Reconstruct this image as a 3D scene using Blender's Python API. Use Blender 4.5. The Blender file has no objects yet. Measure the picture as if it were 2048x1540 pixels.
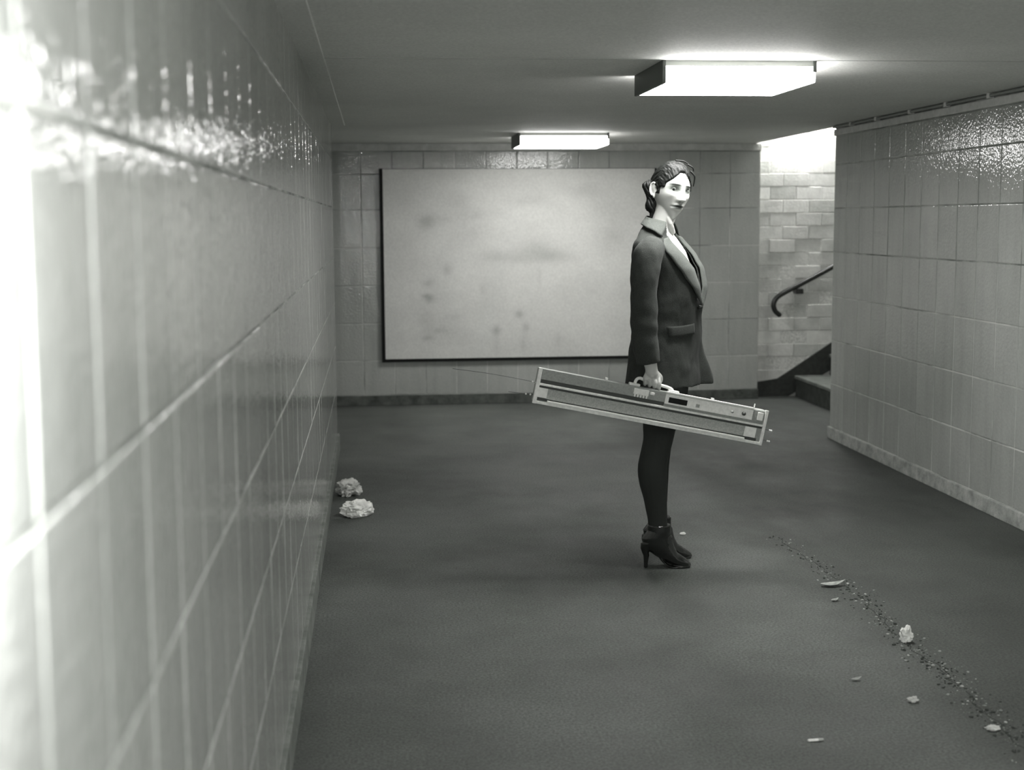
import bpy, bmesh, math, random
import numpy as np
from mathutils import Vector, Matrix, noise as mnoise
random.seed(7); np.random.seed(7)
S = bpy.context.scene
COL = S.collection

# ------------------------------------------------------------------ camera, world, lights, exposure
FPX = 2790.0
CAM_H = 1.51
cam_d = bpy.data.cameras.new('camera'); cam = bpy.data.objects.new('camera', cam_d); COL.objects.link(cam)
cam_d.sensor_width = 36.0; cam_d.lens = 36.0*FPX/2048.0; cam_d.clip_start = 0.05; cam_d.clip_end = 100
pitch, yaw, roll = math.radians(6.7386), math.radians(5.5711), 0.006
fw = Vector((math.sin(yaw)*math.cos(pitch), math.cos(yaw)*math.cos(pitch), -math.sin(pitch)))
rt0 = Vector((math.cos(yaw), -math.sin(yaw), 0)); up0 = rt0.cross(fw)
rt = rt0*math.cos(roll)-up0*math.sin(roll); up = up0*math.cos(roll)+rt0*math.sin(roll)
cam.matrix_world = Matrix(((rt.x, up.x, -fw.x, 0), (rt.y, up.y, -fw.y, 0), (rt.z, up.z, -fw.z, CAM_H), (0, 0, 0, 1)))
cam_d.dof.use_dof = True; cam_d.dof.focus_distance = 5.85; cam_d.dof.aperture_fstop = 3.0
S.camera = cam

w = bpy.data.worlds.new('world'); S.world = w; w.use_nodes = True
w.node_tree.nodes['Background'].inputs[0].default_value = (0.8, 0.84, 0.82, 1)
w.node_tree.nodes['Background'].inputs[1].default_value = 0.25

S.view_settings.view_transform = 'Standard'; S.view_settings.look = 'None'
S.view_settings.gamma = 1.0; S.view_settings.use_curve_mapping = False
S.view_settings.exposure = 0.55

LAMP_EMIT = 26.0
STAIR_EMIT = 115.0
def point_light(name, loc, watts, radius):
    d = bpy.data.lights.new(name, 'POINT'); d.energy = watts; d.shadow_soft_size = radius
    o = bpy.data.objects.new(name, d); o.location = loc; COL.objects.link(o); return o
def area_light(name, loc, rot, watts, sx, sy):
    d = bpy.data.lights.new(name, 'AREA'); d.shape = 'RECTANGLE'; d.size = sx; d.size_y = sy; d.energy = watts
    o = bpy.data.objects.new(name, d); o.location = loc; o.rotation_euler = rot; COL.objects.link(o); return o
# the photographer's hand-held flash, beside the camera and close to the tiled wall
point_light('camera_flash', (-0.220, 0.76, 1.46), 47.0, 0.010)
# unseen fill light added under the stair ceiling to brighten the brick wall
area_light('stairwell_fill', (4.2, 10.4, 3.3), (0, 0, 0), 9.0, 1.6, 1.8)
# the ceiling light behind the camera
area_light('ceiling_light_behind_camera', (1.42, -2.6, 2.04), (0, 0, 0), 30.0, 0.6, 0.56)

# ------------------------------------------------------------------ helpers
def tag(o, label=None, cat=None, group=None, kind=None):
    if label: o['label'] = label
    if cat: o['category'] = cat
    if group: o['group'] = group
    if kind: o['kind'] = kind
    return o
def link(name, me, parent=None, mats=(), smooth=False, loc=None):
    o = bpy.data.objects.new(name, me); COL.objects.link(o)
    for m in mats: me.materials.append(m)
    if smooth:
        me.polygons.foreach_set('use_smooth', np.ones(len(me.polygons), dtype=bool))
    if parent is not None: o.parent = parent
    if loc is not None: o.location = loc
    return o
def empty(name, loc=(0, 0, 0)):
    o = bpy.data.objects.new(name, None); o.location = loc; o.empty_display_size = 0.1; COL.objects.link(o); return o
def mesh(name, v, f):
    me = bpy.data.meshes.new(name); me.from_pydata([tuple(map(float, p)) for p in v], [], [tuple(map(int, q)) for q in f]); me.update(); return me
def box_bm(bm, a, b, bev=0.0, M=None):
    r = bmesh.ops.create_cube(bm, size=1.0)
    vs = r['verts']
    c = [(a[i]+b[i])/2 for i in range(3)]; s = [abs(b[i]-a[i]) for i in range(3)]
    for v in vs: v.co = Vector((c[0]+v.co.x*s[0], c[1]+v.co.y*s[1], c[2]+v.co.z*s[2]))
    if bev > 0:
        es = list({e for v in vs for e in v.link_edges})
        rr = bmesh.ops.bevel(bm, geom=es, offset=bev, segments=2, affect='EDGES', profile=0.5)
        vs = list({v for v in vs if v.is_valid} | set(rr['verts']))
    if M is not None: bmesh.ops.transform(bm, matrix=M, verts=[v for v in vs if v.is_valid])
def bm_mesh(name, bm):
    me = bpy.data.meshes.new(name); bmesh.ops.recalc_face_normals(bm, faces=bm.faces); bm.to_mesh(me); bm.free(); return me
def box(name, a, b, m, parent=None, bev=0.0, M=None):
    bm = bmesh.new(); box_bm(bm, a, b, bev, M); return link(name, bm_mesh(name, bm), parent, (m,))
def loft(secs, cap=True):
    n = len(secs[0]); v = np.concatenate([np.asarray(s, float) for s in secs]); f = []
    for i in range(len(secs)-1):
        for j in range(n):
            k = (j+1) % n
            f.append((i*n+j, i*n+k, (i+1)*n+k, (i+1)*n+j))
    if cap:
        f.append(tuple(range(n-1, -1, -1))); m = (len(secs)-1)*n; f.append(tuple(m+j for j in range(n)))
    return v, f
def sweep(pts, rad, n=12, ref=(0, 1, 0), flat=None, ends=True):
    """tube through pts; rad per point (r or (ra, rb)); rounded ends."""
    P = np.asarray(pts, float); R = [(r, r) if np.isscalar(r) else r for r in rad]
    T = np.gradient(P, axis=0); T /= np.linalg.norm(T, axis=1)[:, None]+1e-12
    secs = []; up_ = np.asarray(ref, float)
    th = np.linspace(0, 2*np.pi, n, endpoint=False)
    fr = []
    for i in range(len(P)):
        a = up_-T[i]*np.dot(up_, T[i])
        if np.linalg.norm(a) < 1e-5: a = np.array([1, 0, 0])-T[i]*T[i][0]
        a /= np.linalg.norm(a); b = np.cross(T[i], a); up_ = a; fr.append((a, b))
    def ring(c, i, k): return c+np.outer(np.cos(th)*R[i][0]*k, fr[i][0])+np.outer(np.sin(th)*R[i][1]*k, fr[i][1])
    if ends:
        m = min(R[0])
        for q in (0.95, 0.7, 0.35): secs.append(ring(P[0]-T[0]*m*q, 0, math.sqrt(1-q*q)))
    for i in range(len(P)): secs.append(ring(P[i], i, 1))
    if ends:
        m = min(R[-1])
        for q in (0.35, 0.7, 0.95): secs.append(ring(P[-1]+T[-1]*m*q, -1, math.sqrt(1-q*q)))
    return loft(secs)
def resample(pts, n):
    """Catmull-Rom through points (any columns)."""
    P = np.asarray(pts, float); m = len(P)
    Q = np.vstack([2*P[0]-P[1], P, 2*P[-1]-P[-2]]); out = []
    for t in np.linspace(0, m-1, n):
        i = min(int(t), m-2); u = t-i; a, b, c, d = Q[i:i+4]
        out.append(0.5*((2*b)+(-a+c)*u+(2*a-5*b+4*c-d)*u*u+(-a+3*b-3*c+d)*u**3))
    return np.array(out)
def join(parts):
    V = []; F = []; o = 0
    for v, f in parts:
        V.append(np.asarray(v)); F += [tuple(i+o for i in q) for q in f]; o += len(v)
    return np.concatenate(V), F
def fuse(name, parts, voxel, iters=4, fac=0.5):
    """union of closed shells as ONE continuous surface."""
    v, f = join(parts); me = mesh(name+'_src', v, f); o = bpy.data.objects.new(name+'_src', me); COL.objects.link(o)
    bm = bmesh.new(); bm.from_mesh(me); bmesh.ops.recalc_face_normals(bm, faces=bm.faces); bm.to_mesh(me); bm.free()
    r = o.modifiers.new('r', 'REMESH'); r.mode = 'VOXEL'; r.voxel_size = voxel
    if iters:
        s = o.modifiers.new('s', 'SMOOTH'); s.factor = fac; s.iterations = iters
    dg = bpy.context.evaluated_depsgraph_get(); dg.update()
    out = bpy.data.meshes.new_from_object(o.evaluated_get(dg)); out.name = name; out.materials.clear()
    bpy.data.objects.remove(o); bpy.data.meshes.remove(me); return out
def coords(me):
    a = np.empty(len(me.vertices)*3); me.vertices.foreach_get('co', a); return a.reshape(-1, 3)
def set_coords(me, a): me.vertices.foreach_set('co', np.ascontiguousarray(a).ravel()); me.update()
def paint(me, vals, name='tint'):
    at = me.color_attributes.new(name, 'FLOAT_COLOR', 'POINT')
    c = np.ones((len(me.vertices), 4)); c[:, :3] = np.asarray(vals)[:, None] if np.ndim(vals) == 1 else vals
    at.data.foreach_set('color', c.ravel())

TINT = (0.90, 1.0, 0.905)     # the print's faint green-grey tone
def g(v):
    t = min(1.0, v/0.6); return (v*(TINT[0]+(0.99-TINT[0])*t), v, v*(TINT[2]+(0.96-TINT[2])*t), 1)
class N:
    """small node-tree writer"""
    def __init__(s, name, rough=0.6, spec=0.5):
        s.m = bpy.data.materials.new(name); s.m.use_nodes = True; s.t = s.m.node_tree; s.b = s.t.nodes['Principled BSDF']
        s.b.inputs['Roughness'].default_value = rough; s.b.inputs['Specular IOR Level'].default_value = spec
    def n(s, typ, ins={}, **kw):
        x = s.t.nodes.new(typ)
        for k, v in kw.items(): setattr(x, k, v)
        for k, v in ins.items():
            if isinstance(v, bpy.types.NodeSocket): s.t.links.new(v, x.inputs[k])
            else: x.inputs[k].default_value = v
        return x
    def co(s, which='Object'): return s.n('ShaderNodeTexCoord').outputs[which]
    def noise(s, scale, detail=4, rough=0.55, co=None, stretch=None):
        c = co or s.co()
        if stretch: c = s.n('ShaderNodeMapping', {'Vector': c, 'Scale': stretch}).outputs[0]
        return s.n('ShaderNodeTexNoise', {'Vector': c, 'Scale': scale, 'Detail': detail, 'Roughness': rough}).outputs['Fac']
    def ramp(s, f, lo, hi, a, b):
        return s.n('ShaderNodeMapRange', {0: f, 1: lo, 2: hi, 3: a, 4: b}).outputs[0]
    def math(s, op, a, b): return s.n('ShaderNodeMath', {0: a, 1: b}, operation=op).outputs[0]
    def grey(s, val):
        x = s.n('ShaderNodeCombineColor', {0: s.math('MULTIPLY', val, s.ramp(val, 0, 0.6, TINT[0], 0.99)), 1: val, 2: s.math('MULTIPLY', val, s.ramp(val, 0, 0.6, TINT[2], 0.96))})
        s.t.links.new(x.outputs[0], s.b.inputs['Base Color'])
    def bump(s, h, dist, strength=1.0):
        prev = s.b.inputs['Normal'].links[0].from_socket if s.b.inputs['Normal'].is_linked else None
        x = s.n('ShaderNodeBump', {'Height': h, 'Distance': dist, 'Strength': strength})
        if prev: s.t.links.new(prev, x.inputs['Normal'])
        s.t.links.new(x.outputs[0], s.b.inputs['Normal'])
def plain(name, v, rough=0.5, spec=0.5, metal=0.0, grain=0.0, gscale=200.0, bump=0.0):
    k = N(name, rough, spec); k.b.inputs['Metallic'].default_value = metal; k.b.inputs['Base Color'].default_value = g(v)
    if grain or bump:
        f = k.noise(gscale, 3)
        if grain: k.grey(k.ramp(f, 0.3, 0.7, v*(1-grain), v*(1+grain)))
        if bump: k.bump(f, bump)
    return k.m
def emit(name, strength):
    m = bpy.data.materials.new(name); m.use_nodes = True; b = m.node_tree.nodes['Principled BSDF']
    b.inputs['Base Color'].default_value = (0.8, 0.8, 0.8, 1); b.inputs['Emission Color'].default_value = (1.0, 0.985, 0.97, 1)
    b.inputs['Emission Strength'].default_value = strength; return m

# ------------------------------------------------------------------ materials of the place
def tile_mat(name, base):
    k = N(name, 0.10, 0.5)
    rnd = k.n('ShaderNodeObjectInfo').outputs['Random']
    pos = k.n('ShaderNodeNewGeometry').outputs['Position']
    dirt = k.noise(1.3, 5, 0.6, pos); fine = k.noise(55, 3, 0.6, pos); streak = k.noise(6, 4, 0.6, pos, (2.2, 2.2, 0.25))
    v = k.math('MULTIPLY', k.ramp(rnd, 0, 1, base*0.94, base*1.06), k.ramp(dirt, 0.35, 0.7, 1.04, 0.9))
    v = k.math('MULTIPLY', v, k.ramp(fine, 0.35, 0.65, 0.97, 1.03))
    v = k.math('MULTIPLY', v, k.ramp(streak, 0.45, 0.75, 1.0, 0.88)); k.grey(v)
    r = k.ramp(dirt, 0.3, 0.7, 0.03, 0.09); k.t.links.new(r, k.b.inputs['Roughness'])
    k.bump(k.noise(62, 1, 0.5, pos), 0.0016, 1.0)       # rippled glaze
    k.bump(k.noise(14, 2, 0.5, pos), 0.0016, 0.5)
    return k.m
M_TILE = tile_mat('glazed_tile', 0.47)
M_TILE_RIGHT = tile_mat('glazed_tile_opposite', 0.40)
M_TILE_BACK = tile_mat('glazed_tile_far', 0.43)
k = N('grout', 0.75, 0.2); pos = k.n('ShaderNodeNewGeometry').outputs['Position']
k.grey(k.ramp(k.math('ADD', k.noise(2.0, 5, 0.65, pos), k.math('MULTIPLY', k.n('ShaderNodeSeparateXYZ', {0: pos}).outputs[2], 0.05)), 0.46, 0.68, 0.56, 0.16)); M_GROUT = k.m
k = N('plaster_ceiling', 0.7, 0.25); pos = k.n('ShaderNodeNewGeometry').outputs['Position']
v = k.math('MULTIPLY', k.ramp(k.noise(0.9, 5, 0.6, pos), 0.3, 0.7, 0.74, 0.86), k.ramp(k.noise(90, 3, 0.7, pos), 0.3, 0.7, 0.86, 1.12))
k.grey(v); k.bump(k.noise(70, 3, 0.6, pos), 0.002, 0.6); k.bump(k.noise(2.5, 2, 0.5, pos), 0.01, 0.4); M_CEIL = k.m
k = N('asphalt_floor', 0.72, 0.3); pos = k.n('ShaderNodeNewGeometry').outputs['Position']
v = k.ramp(k.noise(0.7, 6, 0.62, pos), 0.36, 0.66, 0.072, 0.140)
v = k.math('MULTIPLY', v, k.ramp(k.noise(3.2, 6, 0.65, pos, (1, 0.45, 1)), 0.35, 0.7, 1.1, 0.78))
v = k.math('MULTIPLY', v, k.ramp(k.noise(110, 3, 0.75, pos), 0.3, 0.7, 0.45, 1.6))
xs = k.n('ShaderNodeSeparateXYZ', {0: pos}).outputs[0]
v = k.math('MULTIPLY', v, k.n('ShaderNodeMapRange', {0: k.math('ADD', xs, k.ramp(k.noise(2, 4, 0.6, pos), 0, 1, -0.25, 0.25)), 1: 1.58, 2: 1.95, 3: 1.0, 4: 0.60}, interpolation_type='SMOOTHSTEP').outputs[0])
k.grey(v); k.bump(k.noise(160, 4, 0.7, pos), 0.003, 0.7); k.bump(k.noise(5, 3, 0.5, pos), 0.01, 0.4)
k.t.links.new(k.ramp(k.noise(3.2, 6, 0.65, pos, (1, 0.45, 1)), 0.35, 0.7, 0.8, 0.55), k.b.inputs['Roughness']); M_FLOOR = k.m
k = N('rough_render_skirting', 0.85, 0.2); pos = k.n('ShaderNodeNewGeometry').outputs['Position']
k.grey(k.ramp(k.noise(11, 6, 0.75, pos), 0.35, 0.7, 0.50, 0.22)); k.bump(k.noise(40, 4, 0.7, pos), 0.008, 0.8); M_SKIRT = k.m
k = N('stained_render_skirting', 0.85, 0.2); pos = k.n('ShaderNodeNewGeometry').outputs['Position']
k.grey(k.ramp(k.noise(9, 6, 0.75, pos), 0.35, 0.7, 0.27, 0.12)); k.bump(k.noise(40, 4, 0.7, pos), 0.008, 0.8); M_SKIRT_LEFT = k.m
k = N('dirty_skirting', 0.8, 0.2); pos = k.n('ShaderNodeNewGeometry').outputs['Position']
k.grey(k.ramp(k.noise(7, 6, 0.7, pos), 0.35, 0.7, 0.16, 0.05)); k.bump(k.noise(40, 4, 0.7, pos), 0.006, 0.8); M_SKIRT_DIRTY = k.m
M_COVE = plain('painted_cove', 0.55, 0.6, 0.3, grain=0.12, gscale=20, bump=0.001)
M_DARK_TRIM = plain('dark_paint', 0.035, 0.5, 0.4, grain=0.3, gscale=30)
def brick_mat():
    k = N('painted_brick', 0.6, 0.35); rnd = k.n('ShaderNodeObjectInfo').outputs['Random']
    pos = k.n('ShaderNodeNewGeometry').outputs['Position']
    v = k.math('MULTIPLY', k.ramp(rnd, 0, 1, 0.50, 0.74), k.ramp(k.noise(9, 5, 0.65, pos), 0.3, 0.7, 1.12, 0.85))
    v = k.math('MULTIPLY', v, k.ramp(k.noise(1.7, 3, 0.5, pos), 0.35, 0.7, 1.05, 0.85)); k.grey(v); k.bump(k.noise(60, 4, 0.6, pos), 0.004, 0.7); return k.m
M_BRICK = brick_mat()
M_MORTAR = plain('mortar', 0.62, 0.9, 0.1, grain=0.25, gscale=60, bump=0.002)
k = N('step_concrete', 0.8, 0.2); pos = k.n('ShaderNodeNewGeometry').outputs['Position']
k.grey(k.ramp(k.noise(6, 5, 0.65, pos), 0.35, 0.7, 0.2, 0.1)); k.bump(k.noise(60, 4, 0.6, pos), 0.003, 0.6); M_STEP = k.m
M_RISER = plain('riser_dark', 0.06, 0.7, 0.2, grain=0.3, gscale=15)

# ------------------------------------------------------------------ structure
XL, XR, YB, ZC = -0.265, 3.115, 11.45, 2.13
YLE, YRE = 9.23, 9.30                      # where the two side walls stop
BRY = 11.56                                # brick wall of the stairwell
def structure(o): o['kind'] = 'structure'; return o
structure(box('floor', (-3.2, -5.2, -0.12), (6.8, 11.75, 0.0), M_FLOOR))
structure(box('ceiling', (-3.2, -5.2, ZC), (3.16, 11.75, ZC+0.25), M_CEIL))
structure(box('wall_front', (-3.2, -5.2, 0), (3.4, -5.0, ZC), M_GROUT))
structure(box('wall_passage_end', (-3.2, 9.0, 0), (-3.0, 11.75, ZC), M_TILE))

def tile_mesh(name, wd, dep=0.012, bev=0.004):
    """one glazed tile, face towards +y at y=dep, unit height (scaled per course)"""
    h = 1.0; a = wd/2; b = 0.5; bz = bev/0.29
    o = [(-a, 0, -b), (a, 0, -b), (a, 0, b), (-a, 0, b)]
    e = [(-a, dep-bev*0.35, -b), (a, dep-bev*0.35, -b), (a, dep-bev*0.35, b), (-a, dep-bev*0.35, b)]
    m = [(-a+bev*.35, dep-bev*0.1, -b+bz*.35), (a-bev*.35, dep-bev*0.1, -b+bz*.35), (a-bev*.35, dep-bev*0.1, b-bz*.35), (-a+bev*.35, dep-bev*0.1, b-bz*.35)]
    t = [(-a+bev, dep, -b+bz), (a-bev, dep, -b+bz), (a-bev, dep, b-bz), (-a+bev, dep, b-bz)]
    return loft([o, e, m, t])
J = 0.006
TW = 0.254
def tiling(wall, m, u0, nu, lines, place, skip=None, dep=0.012):
    v, f = tile_mesh('tile', TW-J, dep)
    me = mesh('tile', v, f); me.materials.append(m)
    bm = bmesh.new(); bm.from_mesh(me); bmesh.ops.recalc_face_normals(bm, faces=bm.faces); bm.to_mesh(me); bm.free()
    for i in range(nu):
        for j in range(len(lines)-1):
            u = u0+(i+0.5)*TW; z0, z1 = lines[j]+J/2, lines[j+1]-J/2
            if skip and skip(u, z0, z1): continue
            o = bpy.data.objects.new('tile', me); COL.objects.link(o); o.parent = wall
            loc, rz = place(u); tilt = random.uniform(-1, 1)*0.004
            o.matrix_local = Matrix.Translation((loc[0], loc[1], (z0+z1)/2)) @ Matrix.Rotation(rz+tilt, 4, 'Z') @ Matrix.Rotation(random.uniform(-1, 1)*0.003, 4, 'X') @ Matrix.Diagonal((1, 1, z1-z0, 1))
# long wall beside the camera
GB = 0.0105      # the grout stands this far below the tile's root plane offset
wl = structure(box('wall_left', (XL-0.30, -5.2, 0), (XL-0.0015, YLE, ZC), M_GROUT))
LINES_L = [0.115, 0.415, 0.694, 0.978, 1.274, 1.60, 1.90, ZC]
NL = 34; U0 = YLE-NL*TW
tiling(wl, M_TILE, U0, NL, LINES_L, lambda u: ((XL-0.012, u), -math.pi/2))
structure(box('baseboard_left', (XL-0.01, -5.0, 0), (XL+0.014, YLE, 0.112), M_SKIRT_LEFT, bev=0.004))
# long wall opposite
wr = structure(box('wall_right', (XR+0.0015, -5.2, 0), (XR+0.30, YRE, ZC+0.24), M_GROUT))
LINES_R = [0.082, 0.38, 0.68, 0.979, 1.28, 1.577, 1.87, ZC-0.07]
tiling(wr, M_TILE_RIGHT, YRE-22*TW, 22, LINES_R, lambda u: ((XR+0.012, u), math.pi/2))
structure(box('baseboard_right', (XR-0.014, -5.0, 0), (XR+0.01, YRE+0.01, 0.08), M_SKIRT, bev=0.004))
structure(box('trim_1', (XR-0.012, -5.0, ZC-0.068), (XR+0.01, YRE+0.005, ZC-0.025), M_COVE, bev=0.004))
# far wall
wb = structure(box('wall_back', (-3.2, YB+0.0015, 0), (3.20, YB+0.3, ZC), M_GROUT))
LINES_B = [0.085, 0.37, 0.676, 0.985, 1.292, 1.60, 1.885, ZC-0.062]
BX0, BX1, BZ0, BZ1 = 0.075, 2.30, 0.385, 1.925
tiling(wb, M_TILE_BACK, 3.20-17*TW, 17, LINES_B, lambda u: ((u, YB+0.012), math.pi),
       skip=lambda u, a, b: u-TW/2 > BX0+0.02 and u+TW/2 < BX1-0.02 and a > BZ0+0.02 and b < BZ1-0.02)
structure(box('baseboard_back', (-3.0, YB-0.014, 0), (3.205, YB+0.01, 0.083), M_SKIRT_DIRTY, bev=0.004))
structure(box('trim_2', (-3.0, YB-0.02, ZC-0.06), (3.205, YB+0.01, ZC), M_COVE, bev=0.004))
# stairwell: brick wall, enclosing walls, sloping skirting
wsb = structure(box('wall_stairs', (3.12, BRY+0.0035, 0), (6.8, BRY+0.2, 3.4), M_MORTAR))
bw, bh = 0.2205, 0.106
for j in range(30):
    off = (0.5 if j % 2 else 0.0)*(bw+0.0045)
    for i in range(8):
        x0 = 3.205-off+i*(bw+0.0045); x1 = x0+bw
        x0 = max(x0, 3.205)
        if x1-x0 < 0.03 or x0 > 4.6: continue
        z0 = 0.012+j*(bh+0.0045); pr = random.uniform(-0.004, 0.004)
        key = (round(x1-x0, 3))
        bd = bpy.data.meshes.get('brick_%s' % key)
        if bd is None:
            bm = bmesh.new(); box_bm(bm, (-key/2, 0, -bh/2), (key/2, 0.05, bh/2), 0.003); bd = bm_mesh('brick_%s' % key, bm); bd.materials.append(M_BRICK)
        o = bpy.data.objects.new('brick', bd); COL.objects.link(o); o.parent = wsb
        o.location = ((x0+x1)/2, BRY+pr, z0+bh/2); o.rotation_euler = (0, random.uniform(-.008, .008), random.uniform(-.01, .01))
structure(box('wall_stairs_top', (6.7, 9.0, 0), (6.9, 11.75, 3.4), M_MORTAR))
structure(box('wall_stairs_side', (XR+0.30, 9.0, 0), (6.8, YRE, 3.4), M_MORTAR))
structure(box('ceiling_stairs', (3.16, 9.0, 3.35), (6.9, 11.75, 3.45), M_CEIL))
structure(box('trim_3', (3.02, 9.0, ZC+0.24), (3.16, 11.75, 3.4), M_CEIL))

# staircase going up away from the passage
stairs = empty('staircase', (3.56, 10.4, 0)); tag(stairs, 'concrete staircase climbing beside the painted brick wall', 'staircase')
for i in range(9):
    x = 0.30*i
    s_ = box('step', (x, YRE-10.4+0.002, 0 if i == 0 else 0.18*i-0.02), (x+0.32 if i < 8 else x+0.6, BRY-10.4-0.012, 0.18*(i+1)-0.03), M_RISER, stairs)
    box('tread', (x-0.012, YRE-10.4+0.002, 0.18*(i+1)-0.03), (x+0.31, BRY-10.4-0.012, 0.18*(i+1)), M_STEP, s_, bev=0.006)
bm = bmesh.new()
prof = [(3.22, 0.005), (3.50, 0.005), (6.2, 1.62), (6.2, 1.98), (3.52, 0.372*0.62), (3.40, 0.155), (3.22, 0.13)]
vs = [bm.verts.new((x, y, z)) for y in (BRY-0.022, BRY-0.004) for x, z in prof]; n = len(prof)
bm.faces.new(vs[:n]); bm.faces.new(vs[n:][::-1])
for i in range(n): bm.faces.new((vs[i], vs[n+i], vs[n+(i+1) % n], vs[(i+1) % n]))
structure(link('baseboard_stairs', bm_mesh('baseboard_stairs', bm), None, (M_DARK_TRIM,)))

# ------------------------------------------------------------------ handrail
M_RAIL = plain('dark_handrail', 0.02, 0.35, 0.5)
hr = empty('handrail', (3.45, BRY-0.09, 0.9)); tag(hr, 'dark tubular handrail with hooked lower end on the brick wall', 'handrail')
pts = [(3.385, 0.705), (3.352, 0.735), (3.335, 0.780), (3.345, 0.826), (3.378, 0.862), (3.43, 0.893), (3.53, 0.943), (3.70, 1.03), (3.86, 1.115), (4.3, 1.36), (5.0, 1.77)]
c = resample([(x-3.45, 0, z-0.9) for x, z in pts], 60); v, f = sweep(c, [0.021]*60, 14)
link('rail', mesh('rail', v, f), hr, (M_RAIL,), True)
for bx_, bz_ in ((3.56, 0.935), (4.5, 1.465)):
    br = box('bracket', (bx_-3.45-0.035, -0.012, bz_-0.9-0.055), (bx_-3.45+0.03, 0.085, bz_-0.9-0.012), M_RAIL, hr, bev=0.006)

# ------------------------------------------------------------------ ceiling lights
M_HOUS = plain('lamp_housing', 0.10, 0.5, 0.4); M_BAND = plain('lamp_housing_band', 0.45, 0.5, 0.4)
def ceiling_light(x0, x1, y0, y1, label, down, side):
    m_down, m_side = emit('lit_diffuser', down), emit('lit_diffuser_edge', side)
    c = empty('ceiling_light', ((x0+x1)/2, (y0+y1)/2, ZC)); tag(c, label, 'ceiling light', 'box lights along the ceiling')
    a, b = (x1-x0)/2, (y1-y0)/2; h = 0.086
    box('housing', (-a+0.012, -b, -0.022), (a-0.012, b, 0), M_BAND, c)
    box('end_cap', (-a, -b-0.004, -h-0.004), (-a+0.014, b+0.004, 0), M_HOUS, c, bev=0.002)
    box('end_cap', (a-0.014, -b-0.004, -0.045), (a, b+0.004, 0), M_HOUS, c, bev=0.002)
    bm = bmesh.new(); box_bm(bm, (-a+0.016, -b, -h), (a-0.002, b, -0.024), 0.006)
    dm = bm_mesh('diffuser', bm); dm.materials.append(m_down); dm.materials.append(m_side)
    for p_ in dm.polygons: p_.material_index = 0 if p_.normal.z < -0.5 else 1
    link('diffuser', dm, c); return c
ceiling_light(1.135, 1.755, 5.49, 6.08, 'square box light glowing on the ceiling, ahead of the woman', LAMP_EMIT, 18.0)
ceiling_light(1.035, 1.69, 10.03, 10.56, 'square box light glowing on the ceiling, close to the blank board', LAMP_EMIT*.68, 7.0)
ceiling_light(1.13, 1.75, 0.95, 1.54, 'square box light on the ceiling above the camera', LAMP_EMIT, 26.0)
M_DIFF2 = emit('lit_stair_diffuser', STAIR_EMIT)
wlt = empty('wall_light', (3.62, BRY-0.008, 2.42)); tag(wlt, 'lit wall lamp high on the brick stair wall above the handrail', 'wall light')
box('housing', (-0.32, -0.10, -0.02), (0.32, 0, 0.03), M_HOUS, wlt, bev=0.004)
box('diffuser', (-0.30, -0.085, -0.07), (0.30, -0.012, -0.022), M_DIFF2, wlt, bev=0.008)

structure(box('trim_5', (XL-0.01, -5.0, ZC-0.006), (-0.178, YLE, ZC+0.01), M_CEIL, bev=0.003))
structure(box('trim_6', (-3.0, 5.475, ZC-0.0012), (XR+0.01, 5.487, ZC+0.01), M_COVE))
# conduit along the top of the opposite wall
M_PIPE = plain('grey_conduit', 0.2, 0.5, 0.4)
cd = empty('conduit', (XR-0.022, 2.0, ZC-0.012)); tag(cd, 'thin pipe clipped along the ceiling edge above the tiles', 'pipe')
v, f = sweep([(0, -6.5, 0), (0, 0, 0), (0, 7.28, 0)], [0.009]*3, 10, (1, 0, 0)); link('pipe', mesh('pipe', v, f), cd, (M_PIPE,), True)
for y in (8.93, 8.47, 7.92, 7.41, 6.87, 6.35, 5.8, 5.25): box('clip', (-0.012, y-2-0.014, -0.014), (0.02, y-2+0.014, 0.012), M_COVE, cd, bev=0.003)

# ------------------------------------------------------------------ blank notice board on the far wall
bd = empty('notice_board', ((BX0+BX1)/2, YB, BZ0)); tag(bd, 'large blank stained notice board on the tiled far wall', 'board')
a = (BX1-BX0)/2; h = BZ1-BZ0
box('frame', (-a-0.028, -0.03, -0.026), (a+0.02, -0.001, h+0.004), plain('board_frame', 0.012, 0.7, 0.2), bd)
nx, nz = 220, 150
xs_ = np.linspace(-a, a, nx); zs_ = np.linspace(0, h, nz); X, Z = np.meshgrid(xs_, zs_)
v = np.stack([X.ravel(), np.full(X.size, -0.038), Z.ravel()], 1)
f = [(j*nx+i, j*nx+i+1, (j+1)*nx+i+1, (j+1)*nx+i) for j in range(nz-1) for i in range(nx-1)]
ring = [j*nx for j in range(nz)][::-1]
nb = len(v); e = np.array([(-a, -0.03, 0), (a, -0.03, 0), (a, -0.03, h), (-a, -0.03, h)]); v = np.vstack([v, e])
bot = list(range(nx)); top = [(nz-1)*nx+i for i in range(nx)]; lef = [j*nx for j in range(nz)]; rig = [j*nx+nx-1 for j in range(nz)]
f += [tuple([nb, nb+1]+bot[::-1]), tuple([nb+2, nb+3]+top), tuple([nb+3, nb]+lef), tuple([nb+1, nb+2]+rig[::-1])]
pm = mesh('panel', v, f)
def spot(px, py, sx, sy, d):      # smear: centre in board fractions (x right, y down)
    return -d*np.exp(-(((X+a)/(2*a)-px)/sx)**2-((1-Z/h-py)/sy)**2)
st = np.ones_like(X)
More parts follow.
